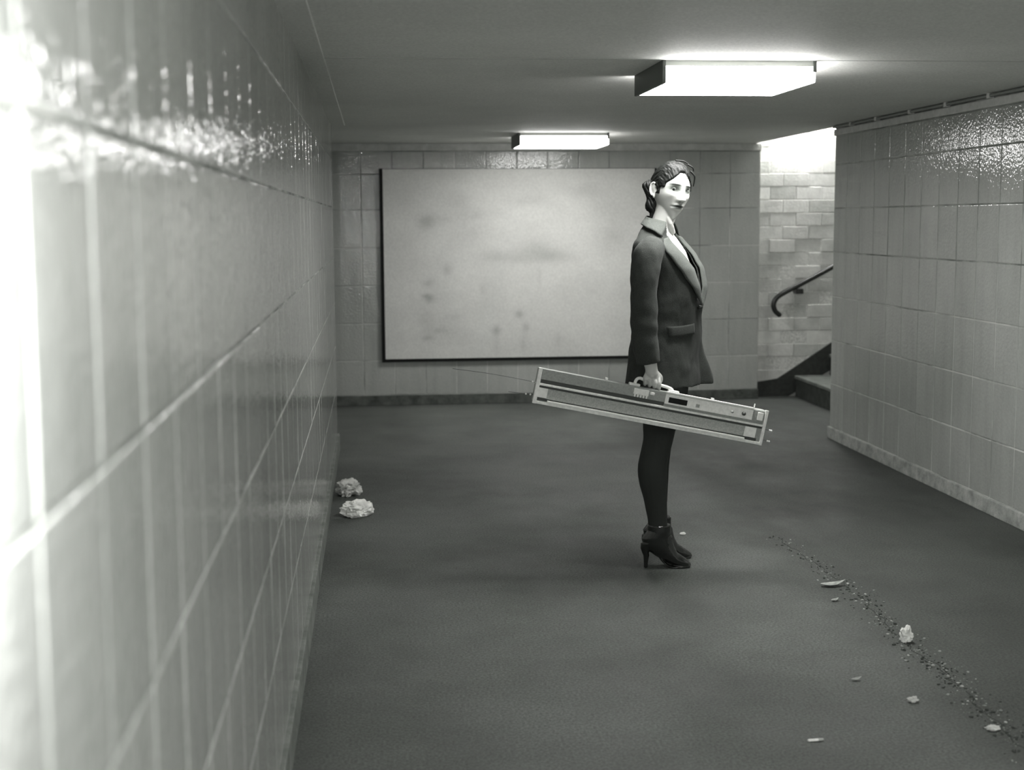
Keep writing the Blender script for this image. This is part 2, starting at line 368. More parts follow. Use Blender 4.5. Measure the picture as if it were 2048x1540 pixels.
for s in ((.155, .28, .03, .04, .25), (.2, .26, .06, .03, .12), (.27, .17, .04, .05, .12), (.33, .24, .07, .03, .10), (.52, .165, .08, .03, .10), (.73, .12, .08, .04, .12), (.8, .2, .08, .08, .1),
          (.42, .455, .07, .035, .16), (.56, .43, .06, .05, .18), (.63, .46, .07, .035, .18), (.5, .48, .14, .03, .08), (.28, .35, .12, .06, .07), (.23, .53, .018, .03, .2), (.16, .60, .02, .02, .2),
          (.165, .68, .018, .02, .32), (.15, .665, .015, .012, .25), (.2, .85, .03, .015, .18), (.155, .89, .02, .014, .2), (.41, .855, .018, .025, .3), (.495, .77, .015, .02, .3), (.52, .84, .014, .025, .22),
          (.15, .8, .03, .07, .1), (.25, .78, .03, .02, .1), (.57, .57, .008, .06, .1), (.36, .64, .01, .03, .1), (.51, .93, .01, .05, .12), (.64, .9, .01, .04, .1), (.41, .93, .008, .06, .1), (.85, .35, .06, .06, .1), (.1, .9, .2, .04, .06)):
    st += spot(*s)
q = np.array([mnoise.fractal((x*3.1, z*4.3, 0.7), 0.8, 2.0, 5) for x, z in zip(X.ravel(), Z.ravel())]); st = st.ravel()*(1+0.07*q)
paint(pm, np.concatenate([st*0.68, np.full(4, .4)]))
k = N('stained_panel', 0.55, 0.35); at = k.n('ShaderNodeAttribute', attribute_name='tint'); k.grey(k.math('MULTIPLY', at.outputs['Fac'], k.ramp(k.noise(60, 4, 0.7), 0.3, 0.7, 0.9, 1.08)))
link('panel', pm, bd, (k.m,))

# ------------------------------------------------------------------ the woman
WX, WY = 1.20, 5.95
M_SKIN_N = N('skin', 0.42, 0.45)
M_SKIN_N.grey(M_SKIN_N.n('ShaderNodeAttribute', attribute_name='tint').outputs['Fac']); M_SKIN_N.b.inputs['Subsurface Weight'].default_value = 0.0
M_SKIN = M_SKIN_N.m
HC = np.array([0.072, 0.0, 1.634]); HS = 1.05
hy = math.radians(23.0)                          # head turned from her walking line towards the camera
Fh = np.array([math.sin(hy), -math.cos(hy), 0]); Lh = np.array([math.cos(hy), math.sin(hy), 0]); Uh = np.array([0, 0, 1.0])
ra = math.radians(9.0); Uh, Lh = Uh*math.cos(ra)+Lh*math.sin(ra), Lh*math.cos(ra)-Uh*math.sin(ra)
pa = math.radians(3.0); Fh, Uh = Fh*math.cos(pa)-Uh*math.sin(pa), Uh*math.cos(pa)+Fh*math.sin(pa)
def h2l(p): p = np.asarray(p, float)*HS; return HC+p[..., 0:1]*Lh+p[..., 1:2]*Fh+p[..., 2:3]*Uh
def l2h(p): q = (np.asarray(p, float)-HC)/HS; return np.stack([q@Lh, q@Fh, q@Uh], -1)
def ss(x, a_, b_): t = np.clip((x-a_)/(b_-a_), 0, 1); return t*t*(3-2*t)
def G(u, w_, cu, cw, su, sw): return np.exp(-((u-cu)/su)**2-((w_-cw)/sw)**2)
def head_points(nu=220, nw=170):
    th = np.linspace(0, 2*np.pi, nu, endpoint=False); ph = np.linspace(-np.pi/2+0.02, np.pi/2-0.02, nw)
    TH, PH = np.meshgrid(th, ph)
    du = np.cos(PH)*np.sin(TH); dv = np.cos(PH)*np.cos(TH); dw = np.sin(PH)
    u = 0.0715*np.sign(du)*np.abs(du)**0.95; v_ = np.where(dv > 0, 0.084, 0.105)*dv; w_ = np.where(dw > 0, 0.108, 0.127)*dw
    low = ss(-w_, 0.015, 0.112)
    u = u*(1-0.27*low)                                         # jaw tapers
    u = u*(1-0.07*ss(w_, 0.0, 0.05)*ss(v_, 0.0, 0.06))         # temples
    v_ = np.where(v_ < 0, v_*(1-0.62*ss(-w_, 0.02, 0.10)), v_*(1+0.10*low))
    fr = ss(v_, 0.005, 0.055)
    u_, wq = u, w_
    d = np.zeros_like(u)
    for s in (-1, 1):
        d += -0.0105*G(u_, wq, s*0.031, 0.001, 0.018, 0.0125)            # eye sockets
        d += 0.0045*G(u_, wq, s*0.032, 0.021, 0.020, 0.0075)             # brow ridge
        d += 0.0045*G(u_, wq, s*0.043, -0.024, 0.016, 0.014)             # cheekbones
        d += -0.0025*G(u_, wq, s*0.043, -0.058, 0.014, 0.020)            # hollow cheeks
        d += 0.0065*G(u_, wq, s*0.0125, -0.0385, 0.0058, 0.0062)         # nostril wings
        d += -0.003*G(u_, wq, s*0.022, -0.055, 0.006, 0.012)             # fold beside the mouth
        d += -0.004*G(u_, wq, s*0.026, -0.067, 0.005, 0.004)             # mouth corners
        d += 0.0070*G(u_, wq, s*0.031, 0.0, 0.0135, 0.0075)          # lids over the eyeball
    t = np.clip((0.016-wq)/0.056, 0, 1)                                  # along the nose, bridge to tip
    nose = (0.005+0.026*t**1.2)*np.where(wq > 0.016, np.exp(-((wq-0.016)/0.010)**2), 1)*(1-ss(-wq, 0.0395, 0.0485))
    d += nose*np.exp(-(u_/(0.0066+0.0048*t))**2)
    d += 0.0065*G(u_, wq, 0, -0.0605, 0.019, 0.0042)+0.0072*G(u_, wq, 0, -0.0725, 0.016, 0.0048)
    d += -0.0040*G(u_, wq, 0, -0.0664, 0.021, 0.0017)-0.003*G(u_, wq, 0, -0.0535, 0.004, 0.005)
    d += -0.0035*G(u_, wq, 0, -0.083, 0.018, 0.0055)+0.0085*G(u_, wq, 0, -0.110, 0.018, 0.013)
    return u, v_+d*fr, w_, nu, nw
def grid_faces(nu, nw):
    f = [(j*nu+i, j*nu+(i+1) % nu, (j+1)*nu+(i+1) % nu, (j+1)*nu+i) for j in range(nw-1) for i in range(nu)]
    f.append(tuple(range(nu-1, -1, -1))); f.append(tuple((nw-1)*nu+i for i in range(nu))); return f
hu, hv, hw, nu, nw = head_points()
Hd = h2l(np.stack([hu.ravel(), hv.ravel(), hw.ravel()], 1)); Hf = grid_faces(nu, nw)
parts = [(Hd, Hf)]
# ears
for s in (-1, 1):
    cu, cv, cw = s*0.071, -0.012, -0.006; th = np.linspace(0, 2*np.pi, 20, endpoint=False)
    rim = [(cu+s*(0.008+0.005*math.cos(t)*-1), cv+0.017*math.cos(t)*1.0-0.004*math.sin(t), cw-.002+0.026*math.sin(t)) for t in np.linspace(-0.6, 4.4, 22)]
    parts.append(sweep(h2l(np.array(rim)), [0.0042]*22, 10))
    disk = [(cu+s*0.002, cv-0.002, cw-0.020), (cu+s*0.005, cv-0.004, cw), (cu+s*0.004, cv-0.003, cw+0.02)]
    parts.append(sweep(h2l(np.array(disk)), [(0.012, 0.005)]*3, 12, Fh))
    parts.append(sweep(h2l(np.array([(cu+s*0.003, cv+0.008, cw-0.026), (cu+s*0.004, cv+0.007, cw-0.034)])), [0.0055]*2, 10))
# torso frame: turned a little towards the camera
tt = math.radians(30.0); A = np.array([math.cos(tt), -math.sin(tt), 0]); B = np.array([math.sin(tt), math.cos(tt), 0])
def tor(cx, a_, b_, z, n=64, p=2.4, front=0.0):
    th = np.linspace(0, 2*np.pi, n, endpoint=False); c_, s_ = np.cos(th), np.sin(th)
    fa = np.sign(c_)*np.abs(c_)**(2/p)*a_; sb = np.sign(s_)*np.abs(s_)**(2/p)*b_
    return np.array([cx, 0, z])+np.outer(fa, A)+np.outer(sb, B)
parts.append(loft([tor(*s, p=2.1) for s in ((0.045, .10, .165, .80), (0.045, .10, .165, .92), (.05, .085, .125, 1.08), (.055, .095, .14, 1.22), (.05, .105, .155, 1.30), (.035, .093, .165, 1.37), (.02, .072, .15, 1.42), (.015, .055, .085, 1.455), (.02, .05, .06, 1.475))]))
neck = resample([(.012, 0, 1.43), (.028, 0, 1.48), (.048, 0, 1.54), (.062, 0, 1.60)], 9)
parts.append(sweep(neck, [(.062, .060), (.056, .056), (.052, .052), (.050, .050), (.050, .049), (.050, .049), (.051, .05), (.052, .05), (.05, .05)], 24))
# sternomastoid cord
parts.append(sweep(resample([tuple(h2l(np.array([-.05, -.02, -.05]))), (.055, -.045, 1.50), (.075, -.022, 1.455)], 8), [.012]*8, 10))
# arms: near (right) arm down to the handle, far arm hanging
def limb(pts, n=14): r = resample(pts, n); return sweep(r[:, :3], list(r[:, 3]), 18)
ARM = [(-.055, -.160, 1.345, .040), (-.080, -.222, 1.25, .040), (-.088, -.238, 1.11, .038), (-.080, -.245, 1.0, .036), (-.062, -.250, .905, .027), (-.058, -.251, .875, .0265)]
parts.append(limb(ARM))
ARM2 = [(.06, .165, 1.345, .040), (.07, .225, 1.25, .045), (.075, .235, 1.11, .038), (.085, .235, .98, .034), (.10, .23, .87, .026), (.10, .23, .845, .026)]
parts.append(limb(ARM2))
# right hand on the handle: back of the hand to the camera, four fingers curled round the bar
hx, hyy = -.058, -.250
HB = -0.184                                          # slope of the case and its handle
def bar_z(x): return .833+(x+.055)*(-.34)
parts.append(loft([np.array([hx+.0, hyy, z])+np.stack([wd*np.cos(t_), tk*np.sin(t_), np.zeros(20)], 1) for t_ in [np.linspace(0, 2*np.pi, 20, endpoint=False)] for z, wd, tk in ((.893, .024, .018), (.878, .028, .0165), (.862, .035, .015), (.85, .0385, .014), (.843, .036, .0125), (.838, .03, .011))]))
for i, (ox, L_) in enumerate(((-.029, .84), (-.010, 1.0), (.010, 1.04), (.029, .94))):
    x = hx+ox; zb = bar_z(x); k0 = .850+(0.004 if i in (1, 2) else 0)
    p = resample([(x*1.0, hyy+.002, k0+.006), (x, hyy-.010, k0-.010), (x, hyy-.0165, zb+.002), (x, hyy-.010, zb-.0145), (x+.001, hyy+.006, zb-.0165), (x+.001, hyy+.0155, zb-.003), (x+.001, hyy+.015, zb+.004*L_)], 16)
    parts.append(sweep(p, list(np.linspace(.0088, .0072, 16)*(0.92 if i == 0 else 1.0)), 10))
p = resample([(hx+.022, hyy+.004, .872), (hx+.038, hyy+.010, .855), (hx+.040, hyy+.016, .838), (hx+.030, hyy+.018, .824), (hx+.018, hyy+.012, .815)], 14)
parts.append(sweep(p, list(np.linspace(.0115, .0078, 14)), 10))
# far hand, loosely curled
parts.append(loft([np.array([.10, .23, z])+np.stack([wd*np.cos(t_), tk*np.sin(t_), np.zeros(20)], 1) for t_ in [np.linspace(0, 2*np.pi, 20, endpoint=False)] for z, wd, tk in ((.86, .024, .018), (.83, .034, .015), (.80, .038, .014), (.775, .036, .012))]))
for ox, L_ in ((-.029, .8), (-.01, .97), (.01, 1.0), (.029, .92)):
    parts.append(sweep(resample([(.10+ox, .23, .785), (.10+ox, .228, .745), (.10+ox, .218, .715+.01*(1-L_)), (.10+ox, .205, .70+.015*(1-L_))], 10), list(np.linspace(.0088, .0072, 10)), 10))
parts.append(sweep(resample([(.125, .225, .83), (.14, .215, .80), (.142, .208, .775), (.138, .203, .76)], 10), list(np.linspace(.0105, .0078, 10)), 10))
# legs
LEG_N = [(.045, -.085, .84, .085), (.035, -.085, .74, .080), (.013, -.083, .64, .070), (.005, -.082, .565, .060), (-.010, -.082, .50, .057), (-.020, -.082, .44, .0585), (-.016, -.082, .38, .056), (-.008, -.082, .32, .047), (-.003, -.082, .27, .0415), (.004, -.082, .215, .0375), (.010, -.082, .14, .037)]
LEG_F = [(.085, .080, .84, .085), (.085, .080, .74, .078), (.060, .08, .63, .066), (.045, .08, .555, .056), (.035, .08, .48, .054), (.028, .08, .42, .055), (.030, .08, .36, .051), (.035, .08, .30, .043), (.038, .08, .25, .038), (.042, .08, .20, .035), (.045, .08, .14, .035)]
legs = [limb(LEG_N, 30), limb(LEG_F, 30)]
body_me = fuse('person', parts+legs, 0.0027, 2, 0.5)
co_ = coords(body_me); hq = l2h(co_)
u, v_, w_ = hq[:, 0], hq[:, 1], hq[:, 2]
sk = np.full(len(co_), 0.54)
isf = (v_ > 0.03) & (np.abs(w_) < 0.13) & (np.abs(u) < .08)
def dab(val, m):
    global sk
    m = np.clip(m, 0, 1)*isf; sk = sk*(1-m)+val*m
for s in (-1, 1):
    dab(0.008, 1.3*np.exp(-(((u-s*0.031)/0.022)**2)**1.5-((w_-(0.0205-0.06*np.abs(np.abs(u)-.03)))/0.0036)**2))      # brows
    dab(0.014, 1.15*G(u, w_, s*0.031, 0.004, 0.0240, 0.0120))                                                              # smoky make-up round the eyes
    dab(0.03, 1.2*np.exp(-(((u-s*0.031)/0.0175)**2)**2-((w_-(0.0060-0.018*((u-s*.031)/.0175)**2*.35))/0.0028)**2))      # upper lash line
    dab(0.10, 0.8*np.exp(-(((u-s*0.031)/0.0165)**2)**2-((w_+0.0065)/0.0016)**2))                                         # lower lash line
    dab(0.05, 1.1*G(u, w_, s*0.0075, -0.0455, 0.0042, 0.0022))                                                           # nostrils
lipm = np.exp(-((np.abs(u)/0.0235)**4)-(((w_+0.0665)/(0.0088*np.sqrt(np.clip(1-(u/0.027)**2, .05, 1))))**4))
dab(0.06, 1.1*lipm); dab(0.02, 1.1*np.exp(-((u/0.022)**4)-((w_+0.0664)/0.0014)**2))
paint(body_me, sk)
person = link('person', body_me, None, (M_SKIN,), True, (WX, WY, 0))
tag(person, 'woman in a dark oversized blazer and heeled boots carrying a long metal case', 'person')
# eyes
M_EYE = plain('eye_white', 0.14, 0.6, 0.1); M_IRIS = plain('iris', 0.008, 0.5, 0.15)
def ball(name, c, r, m, parent, n=20):
    bm = bmesh.new(); bmesh.ops.create_uvsphere(bm, u_segments=n, v_segments=n//2+2, radius=r)
    me = bm_mesh(name, bm); o = link(name, me, parent, (m,), True, tuple(c)); return o
tocam = np.array([-1.20, -5.95, 1.51-1.64]); tocam /= np.linalg.norm(tocam)
for s in (-1, 1):
    ec = h2l(np.array([s*0.031, 0.0622, 0.0005])); e_ = ball('eye', ec, 0.0118, M_EYE, person)
    ball('iris', tocam*0.0062, 0.0070, M_IRIS, e_, 16)
# hair: wet, combed back from the forehead, gathered low behind the ear
k = N('dark_wet_hair', 0.48, 0.14); k.b.inputs['Base Color'].default_value = g(0.009); k.bump(k.noise(60, 4, 0.6, None, (1, 1, 0.2)), 0.004, 0.6); M_HAIR = k.m
def hairmask(u, v_, w_):
    line = 0.068-0.9*np.clip(np.abs(u)-0.012, 0, 1)*1.15      # hairline on the forehead, dropping to the temples
    front = ss(w_-line, -0.004, 0.006)
    side = ss(0.046-v_, -0.006, 0.008)*ss(w_, -0.002, 0.006)
    burn = ss(0.022-v_, -0.004, 0.004)*ss(w_, -0.030, -0.022)*ss(v_, -0.006, 0.004)
    back = ss(-v_, 0.022, 0.034)*ss(w_, -0.075, -0.060)
    return np.maximum.reduce([front, side, burn, back])
mk = hairmask(hu, hv, hw)
rad = np.sqrt(hu**2+hv**2+hw**2)
strand = np.array([mnoise.fractal((a_*42, 2.2*c_, 2.2*b_), 0.7, 2, 3) for a_, b_, c_ in zip((hu/rad).ravel(), (hv/rad).ravel(), (hw/rad).ravel())]).reshape(hu.shape)
off = -0.012+mk*(0.0185+0.0042*strand+0.004*ss(hw, .05, .1))
hs = 1+off/rad
hair_parts = [(h2l(np.stack([(hu*hs).ravel(), (hv*hs).ravel(), (hw*hs).ravel()], 1)), Hf)]
for i in range(46):                                     # combed-back locks
    a0 = random.uniform(-1.25, 1.25); pts = []
    for t in np.linspace(0, 1, 12):
        ph = math.radians(62)+t*math.radians(150); lat = a0*(0.055*math.sin(min(1, .35+t)*math.pi*.62)+0.012)
        cv = 0.102*math.cos(ph); cw = 0.1165*math.sin(ph)
        if cv < 0: cv *= 1.18
        x_ = max(-.07, min(.07, lat)); sc = math.sqrt(max(.12, 1-(x_/.076)**2))
        pts.append((x_, cv*sc*1.0, cw*sc+.004*random.uniform(-.3, .3)))
    hair_parts.append(sweep(h2l(np.array(pts)), list(np.interp(np.linspace(0, 1, 12), [0, .15, 1], [.0012, .0042, .003])), 6))
hair_me = fuse('hair', hair_parts, 0.0024, 1, 0.4)
hair = link('hair', hair_me, person, (M_HAIR,), True)
strands = []
for p, r in (([(-.004, .078, .088), (.004, .092, .06), (.006, .0965, .04), (.004, .0965, .018)], .0013), ([(-.008, .07, .094), (-.002, .088, .07), (.002, .094, .052)], .0016), ([(.05, .045, .085), (.066, .052, .07), (.072, .048, .048), (.074, .044, .03)], .0045), ([(.02, .06, .108), (.04, .066, .10), (.052, .06, .088)], .004), ([(-.02, .03, .118), (.005, .045, .12), (.03, .05, .112)], .0042)):
    c = resample(p, 14); strands.append(sweep(h2l(c), list(np.linspace(r, r*.5, 14)), 6))
v, f = join(strands); link('loose_strand', mesh('loose_strand', v, f), person, (M_HAIR,), True)
tail = []
ctr = resample([(-.012, 0.035, 1.676), (-.024, .028, 1.648), (-.018, .018, 1.615), (-.012, .006, 1.588), (-.018, -.004, 1.560), (-.014, -.01, 1.538), (-.022, -.015, 1.508), (-.042, -.02, 1.462)], 40)
for i in range(9):
    th = 2*math.pi*i/9
    prof_ = np.interp(np.linspace(0, 1, 40), [0, .1, .22, .35, .48, .6, .72, .85, 1], [.006, .017, .012, .011, .017, .014, .006, .0035, .001])
    tw = th+np.linspace(0, 7, 40)+random.uniform(-.4, .4)
    pts = ctr+np.stack([np.cos(tw)*prof_, np.sin(tw)*prof_, np.random.uniform(-.002, .002, 40)], 1)
    tail.append(sweep(pts, list(prof_*0.55+.0008), 7))
v, f = join(tail); link('ponytail', mesh('ponytail', v, f), person, (M_HAIR,), True)

# blazer
k = N('dark_wool', 0.85, 0.15); n1 = k.noise(260, 3, 0.7); n2 = k.noise(9, 4, 0.6)
k.grey(k.math('MULTIPLY', k.ramp(n1, 0.3, 0.7, 0.031, 0.058), k.ramp(n2, 0.3, 0.7, 0.9, 1.12))); k.bump(n1, 0.0015, 0.6); k.b.inputs['Sheen Weight'].default_value = 0.04; M_WOOL = k.m
JS = [(.795, .046, .155, .198), (.86, .047, .150, .196), (.95, .050, .143, .190), (1.06, .056, .136, .180), (1.14, .062, .137, .178), (1.22, .064, .140, .184), (1.30, .053, .132, .194), (1.36, .033, .112, .204), (1.39, .022, .095, .204), (1.415, .014, .080, .186), (1.44, .011, .068, .150), (1.46, .012, .069, .120), (1.485, .018, .063, .086), (1.505, .022, .052, .062), (1.52, .022, .049, .056)]
jz = np.array([s[0] for s in JS])
def jsec(z): return [np.interp(z, jz, [s[i] for s in JS]) for i in (1, 2, 3)]
def jfront(z, s, out=0.0):
    cx, a_, b_ = jsec(z); p = 2.4; q = np.clip(1-np.abs(s/b_)**p, 0, 1)**(1/p)
    return np.array([cx, 0, z])+A*(a_*q+out)+B*s
zz = np.concatenate([np.linspace(.795, 1.36, 40), np.linspace(1.37, 1.52, 22)])
jp = [loft([tor(jsec(z)[0], jsec(z)[1], jsec(z)[2], z, 96) for z in zz])]
SLV = [(-.040, -.150, 1.392, .060), (-.068, -.195, 1.365, .068), (-.083, -.222, 1.28, .0645), (-.088, -.236, 1.18, .060), (-.090, -.243, 1.08, .058), (-.084, -.248, .99, .057), (-.075, -.250, .955, .056), (-.070, -.251, .912, .0555)]
r = resample(SLV, 40); jp.append(sweep(r[:, :3], [(q*1.0, q*0.90) for q in r[:, 3]], 32, (0, 1, 0), None, False))
SLV2 = [(.03, .15, 1.392, .058), (.055, .19, 1.365, .066), (.07, .222, 1.28, .0625), (.075, .235, 1.18, .058), (.08, .237, 1.08, .055), (.09, .235, .97, .05), (.10, .23, .88, .047)]
r = resample(SLV2, 40); jp.append(sweep(r[:, :3], [(q*0.86, q*1.02) for q in r[:, 3]], 32))
j_me = fuse('blazer', jp, 0.005, 12, 0.5)
co_ = coords(j_me)
wr_ = np.array([mnoise.fractal((p[0]*7+p[2]*3, p[1]*7, p[2]*5-p[0]*4), 0.8, 2, 3) for p in co_])
nrm = np.empty(len(co_)*3); j_me.vertices.foreach_get('normal', nrm); nrm = nrm.reshape(-1, 3)
fold = np.zeros(len(co_))
ang = np.arctan2(co_[:, 1]+.24, co_[:, 0]+.08)
slm = (co_[:, 1] < -.17)*ss(1.30-co_[:, 2], 0, .1)
fold += slm*0.0016*np.sin((co_[:, 2]+0.35*co_[:, 0])*55+2*np.sin(co_[:, 2]*18))*ss(co_[:, 2], .9, 1.0)
co_ += nrm*(wr_*0.007+fold)[:, None]
# the far front panel swings out towards the hem
fl = co_@A-np.interp(co_[:, 2], jz, [q[1] for q in JS])*A[0]; sl = (co_[:, 0]-np.interp(co_[:, 2], jz, [q[1] for q in JS]))*B[0]+co_[:, 1]*B[1]
swing = ss(1.02-co_[:, 2], 0, .22)*ss(fl, .02, .10)*ss(sl, .045, .075)*ss(.19-sl, 0, .06)
co_ += (A*.042+np.array([.01, 0, 0]))*swing[:, None]
set_coords(j_me, co_)
bm = bmesh.new(); bm.from_mesh(j_me)
VB, VT = 1.165, 1.50
def vhalf(z): return float(np.interp(z, [VB, 1.25, 1.36, 1.42, 1.46, 1.52], [0.0, .030, .062, .072, .068, .05]))
kill = []
for fc in bm.faces:
    c = fc.calc_center_median(); fa = (c.x*A[0]+c.y*A[1]); sb = c.x*B[0]+c.y*B[1]-0.0
    cx, a_, b_ = jsec(c.z)
    s_l = (c.x-cx)*B[0]+c.y*B[1]; f_l = (c.x-cx)*A[0]+c.y*A[1]
    if c.z > VB and abs(s_l) < vhalf(c.z) and f_l > 0: kill.append(fc)
    elif c.z > 1.512-0.45*(c.x+.03) and c.z > 1.455: kill.append(fc)
    elif c.z < 0.80 and fc.normal.z < -0.6: kill.append(fc)
bmesh.ops.delete(bm, geom=kill, context='FACES'); bm.to_mesh(j_me); bm.free()
blazer = link('blazer', j_me, person, (M_WOOL,), True)
sm = blazer.modifiers.new('thickness', 'SOLIDIFY'); sm.thickness = 0.004; sm.offset = -1
# lapels: folded back each side of the opening, with a collar round the neck
def ribbon(rows, th, name, m, parent, sub=True):
    rows = np.array(rows); ni, nj = rows.shape[:2]
    f = [(i*nj+j, i*nj+j+1, (i+1)*nj+j+1, (i+1)*nj+j) for i in range(ni-1) for j in range(nj-1)]
    me = mesh(name, rows.reshape(-1, 3), f); bm = bmesh.new(); bm.from_mesh(me); bmesh.ops.recalc_face_normals(bm, faces=bm.faces); bm.to_mesh(me); bm.free()
    o = link(name, me, parent, (m,), True); s = o.modifiers.new('t', 'SOLIDIFY'); s.thickness = th; s.offset = 0; return o
k = N('lapel_wool', 0.8, 0.2); n1 = k.noise(260, 3, 0.7); k.grey(k.ramp(n1, 0.3, 0.7, 0.060, 0.100)); k.bump(n1, 0.0015, 0.6); k.b.inputs['Sheen Weight'].default_value = 0.05; M_LAPEL = k.m
for sgn in (-1, 1):
    rows = []
    for z in np.linspace(1.150, 1.440, 32):
        si = max(vhalf(z)-0.002, 0.0); so = float(np.interp(z, [1.15, 1.18, 1.22, 1.27, 1.32, 1.385, 1.415, 1.44], [.004, .044, .088, .128, .154, .172, .160, .125]))
        rows.append([jfront(z-0.012*q, sgn*(si+(so-si)*q), 0.007+0.011*math.sin(q*math.pi*.75)) for q in np.linspace(0, 1, 10)])
    ribbon(rows, 0.004, 'lapel', M_LAPEL, blazer)
rows = []
for t in np.linspace(-1, 1, 49):
    th = math.pi-t*math.radians(140); c_, s_ = math.cos(th), math.sin(th); row = []
    zc = 1.520-0.028*abs(t)**1.5; wd = np.interp(abs(t), [0, .5, .8, 1], [.030, .033, .046, .060])
    for q in np.linspace(0, 1, 9):
        z = zc-wd*q; cx, a_, b_ = jsec(z); o_ = .004+.006*math.sin(q*math.pi*.8)
        row.append(np.array([cx, 0, z])+A*(math.copysign(abs(c_)**(2/2.4), c_)*a_+c_*o_)+B*(math.copysign(abs(s_)**(2/2.4), s_)*b_+s_*o_)+np.array([0, 0, .005]))
    rows.append(row)
ribbon(rows, 0.004, 'collar', M_LAPEL, blazer)
# pocket flap on the near side, front edge of the far panel hanging lower
rows = []
for q in np.linspace(0, 1, 12):
    s_ = -.172+.125*q; row = []
    for r_ in np.linspace(0, 1, 6): row.append(jfront(1.060+.008*q-.044*r_, s_, .0035+.003*math.sin(r_*2.6)))
    rows.append(row)
ribbon(rows, 0.004, 'pocket_flap', M_WOOL, blazer)
bt = jfront(1.135, -.012, .010)
v, f = sweep([tuple(bt), tuple(bt+A*.004)], [.011, .010], 14); link('button', mesh('button', v, f), blazer, (plain('button_horn', .03, .3),), True)
# tights
M_TIGHT = plain('black_tights', 0.034, 0.75, 0.2)
inf = lambda L_: [(x, y, z, r_+.0045) for x, y, z, r_ in L_]
t_me = fuse('tights', [limb(inf(LEG_N), 30), limb(inf(LEG_F), 30)], 0.004, 2)
link('tights', t_me, person, (M_TIGHT,), True)
# heeled ankle boots
k = N('black_patent', 0.07, 1.0); k.b.inputs['Base Color'].default_value = g(0.012); k.bump(k.noise(28, 2, 0.5), 0.006, 0.35); M_BOOT = k.m
def boot(dx, dy, toe=0.0):
    th = np.linspace(0, 2*np.pi, 28, endpoint=False)
    def sec(cx, cz, rx, ry, tilt):      # ring across the path, tilted about y
        r_ = np.stack([np.cos(th)*rx*math.cos(tilt), np.sin(th)*ry, np.cos(th)*rx*math.sin(tilt)], 1); return np.array([cx+dx, dy, cz])+r_
    shaft = [sec(.012, .192, .0505, .045, .0), (sec(.012, .165, .051, .0455, .0)), sec(.000, .138, .064, .043, .10), sec(.008, .114, .067, .040, .38), sec(.034, .088, .052, .037, .75), sec(.062, .060, .040, .037, 1.15), sec(.088, .036, .030, .040, 1.4), sec(.115, .025, .0245, .041, 1.52), sec(.135, .0185, .018, .034, 1.57), sec(.150+toe, .0135, .012, .02, 1.57), sec(.158+toe, .0115, .006, .009, 1.57)]
    P_ = [loft(shaft)]
    P_.append(loft([np.array([x+dx, dy, z])+np.stack([np.cos(th)*rx, np.sin(th)*ry, np.zeros(28)], 1) for x, z, rx, ry in ((-.040, .112, .028, .032), (-.051, .088, .019, .022), (-.049, .072, .0155, .018), (-.044, .055, .013, .015), (-.0455, .025, .0095, .011), (-.046, .001, .009, .010))]))
    sole = resample([(-.035, .092), (-.005, .072), (.030, .026), (.060, .006), (.10, .005), (.14, .005), (.156+toe, .008)], 26)
    P_.append(sweep(np.stack([sole[:, 0]+dx, np.full(26, dy), sole[:, 1]], 1), [(w2, .005) for w2 in np.interp(np.linspace(0, 1, 26), [0, .2, .45, .7, .9, 1], [.026, .024, .031, .041, .03, .01])], 14, (0, 1, 0)))
    return fuse('boot', P_, 0.0032, 3)
for dx, dy, to in ((.0, -.082, -.006), (.036, .08, .0)):
    b_ = link('boot', boot(dx, dy, to), person, (M_BOOT,), True)

# ------------------------------------------------------------------ the long metal case she carries
case = empty('instrument_case', (WX-.065, 5.665+.04, .735)); tag(case, 'long pale metal instrument with control panel held level at her side', 'instrument case')
tl = math.atan2(.912-.713, .428+.54)
case.rotation_euler = (0, tl, 0)
M_ALU = plain('brushed_metal', 0.85, 0.45, 0.5, 0.15, 0.12, 60); M_PALE = plain('pale_panel', 0.88, 0.5, 0.4, grain=.08, gscale=90); M_GREYP = plain('mid_grey_panel', 0.33, 0.5, 0.4, grain=.12, gscale=120); M_DKP = plain('dark_groove', 0.06, 0.5, 0.4); M_MESHP = plain('speckled_panel', 0.42, 0.6, 0.3, grain=.2, gscale=160); M_WHITE = plain('white_plastic', 0.92, 0.4); M_SCR = plain('dark_window', 0.008, 0.15, 0.6)
Lc, Hc, Dc = 0.990, 0.149, 0.065
x0, z0 = -Lc/2, -Hc/2
def cb(name, l0, l1, h0, h1, m, pr=0.004, parent=case, bev=0.0015, base=0.0, shear=True):
    """box on the front face: l from the left end, h from the bottom, standing pr proud"""
    return box(name, (x0+l0, -Dc/2-pr, z0+h0), (x0+l1, -Dc/2+0.004+base, z0+h1), m, parent, bev)
box('body', (x0+.004, -Dc/2, z0+.003), (x0+Lc-.004, Dc/2, z0+Hc-.003), M_GREYP, case, .004)
cb('upper_panel', .018, .545, .103, .147, M_GREYP, .003)
cb('groove', .018, .545, .088, .103, M_DKP, .001)
cb('rail', .012, .978, .078, .087, M_ALU, .007)
cb('groove', .012, .978, .069, .078, M_DKP, .002)
cb('speaker_grille', .05, .905, .026, .069, M_MESHP, .003)
cb('end_plate', .015, .055, .028, .069, M_PALE, .006)
cb('end_plate', .905, .955, .026, .069, M_PALE, .006)
cb('groove', .012, .06, .016, .027, M_DKP, .004); cb('groove', .06, .91, .021, .026, M_DKP, .004); cb('groove', .905, .962, .014, .025, M_DKP, .005)
cb('lower_rail', .004, .985, .001, .0125, M_ALU, .010); cb('lower_rail', .06, .91, .0125, .021, M_WHITE, .014)
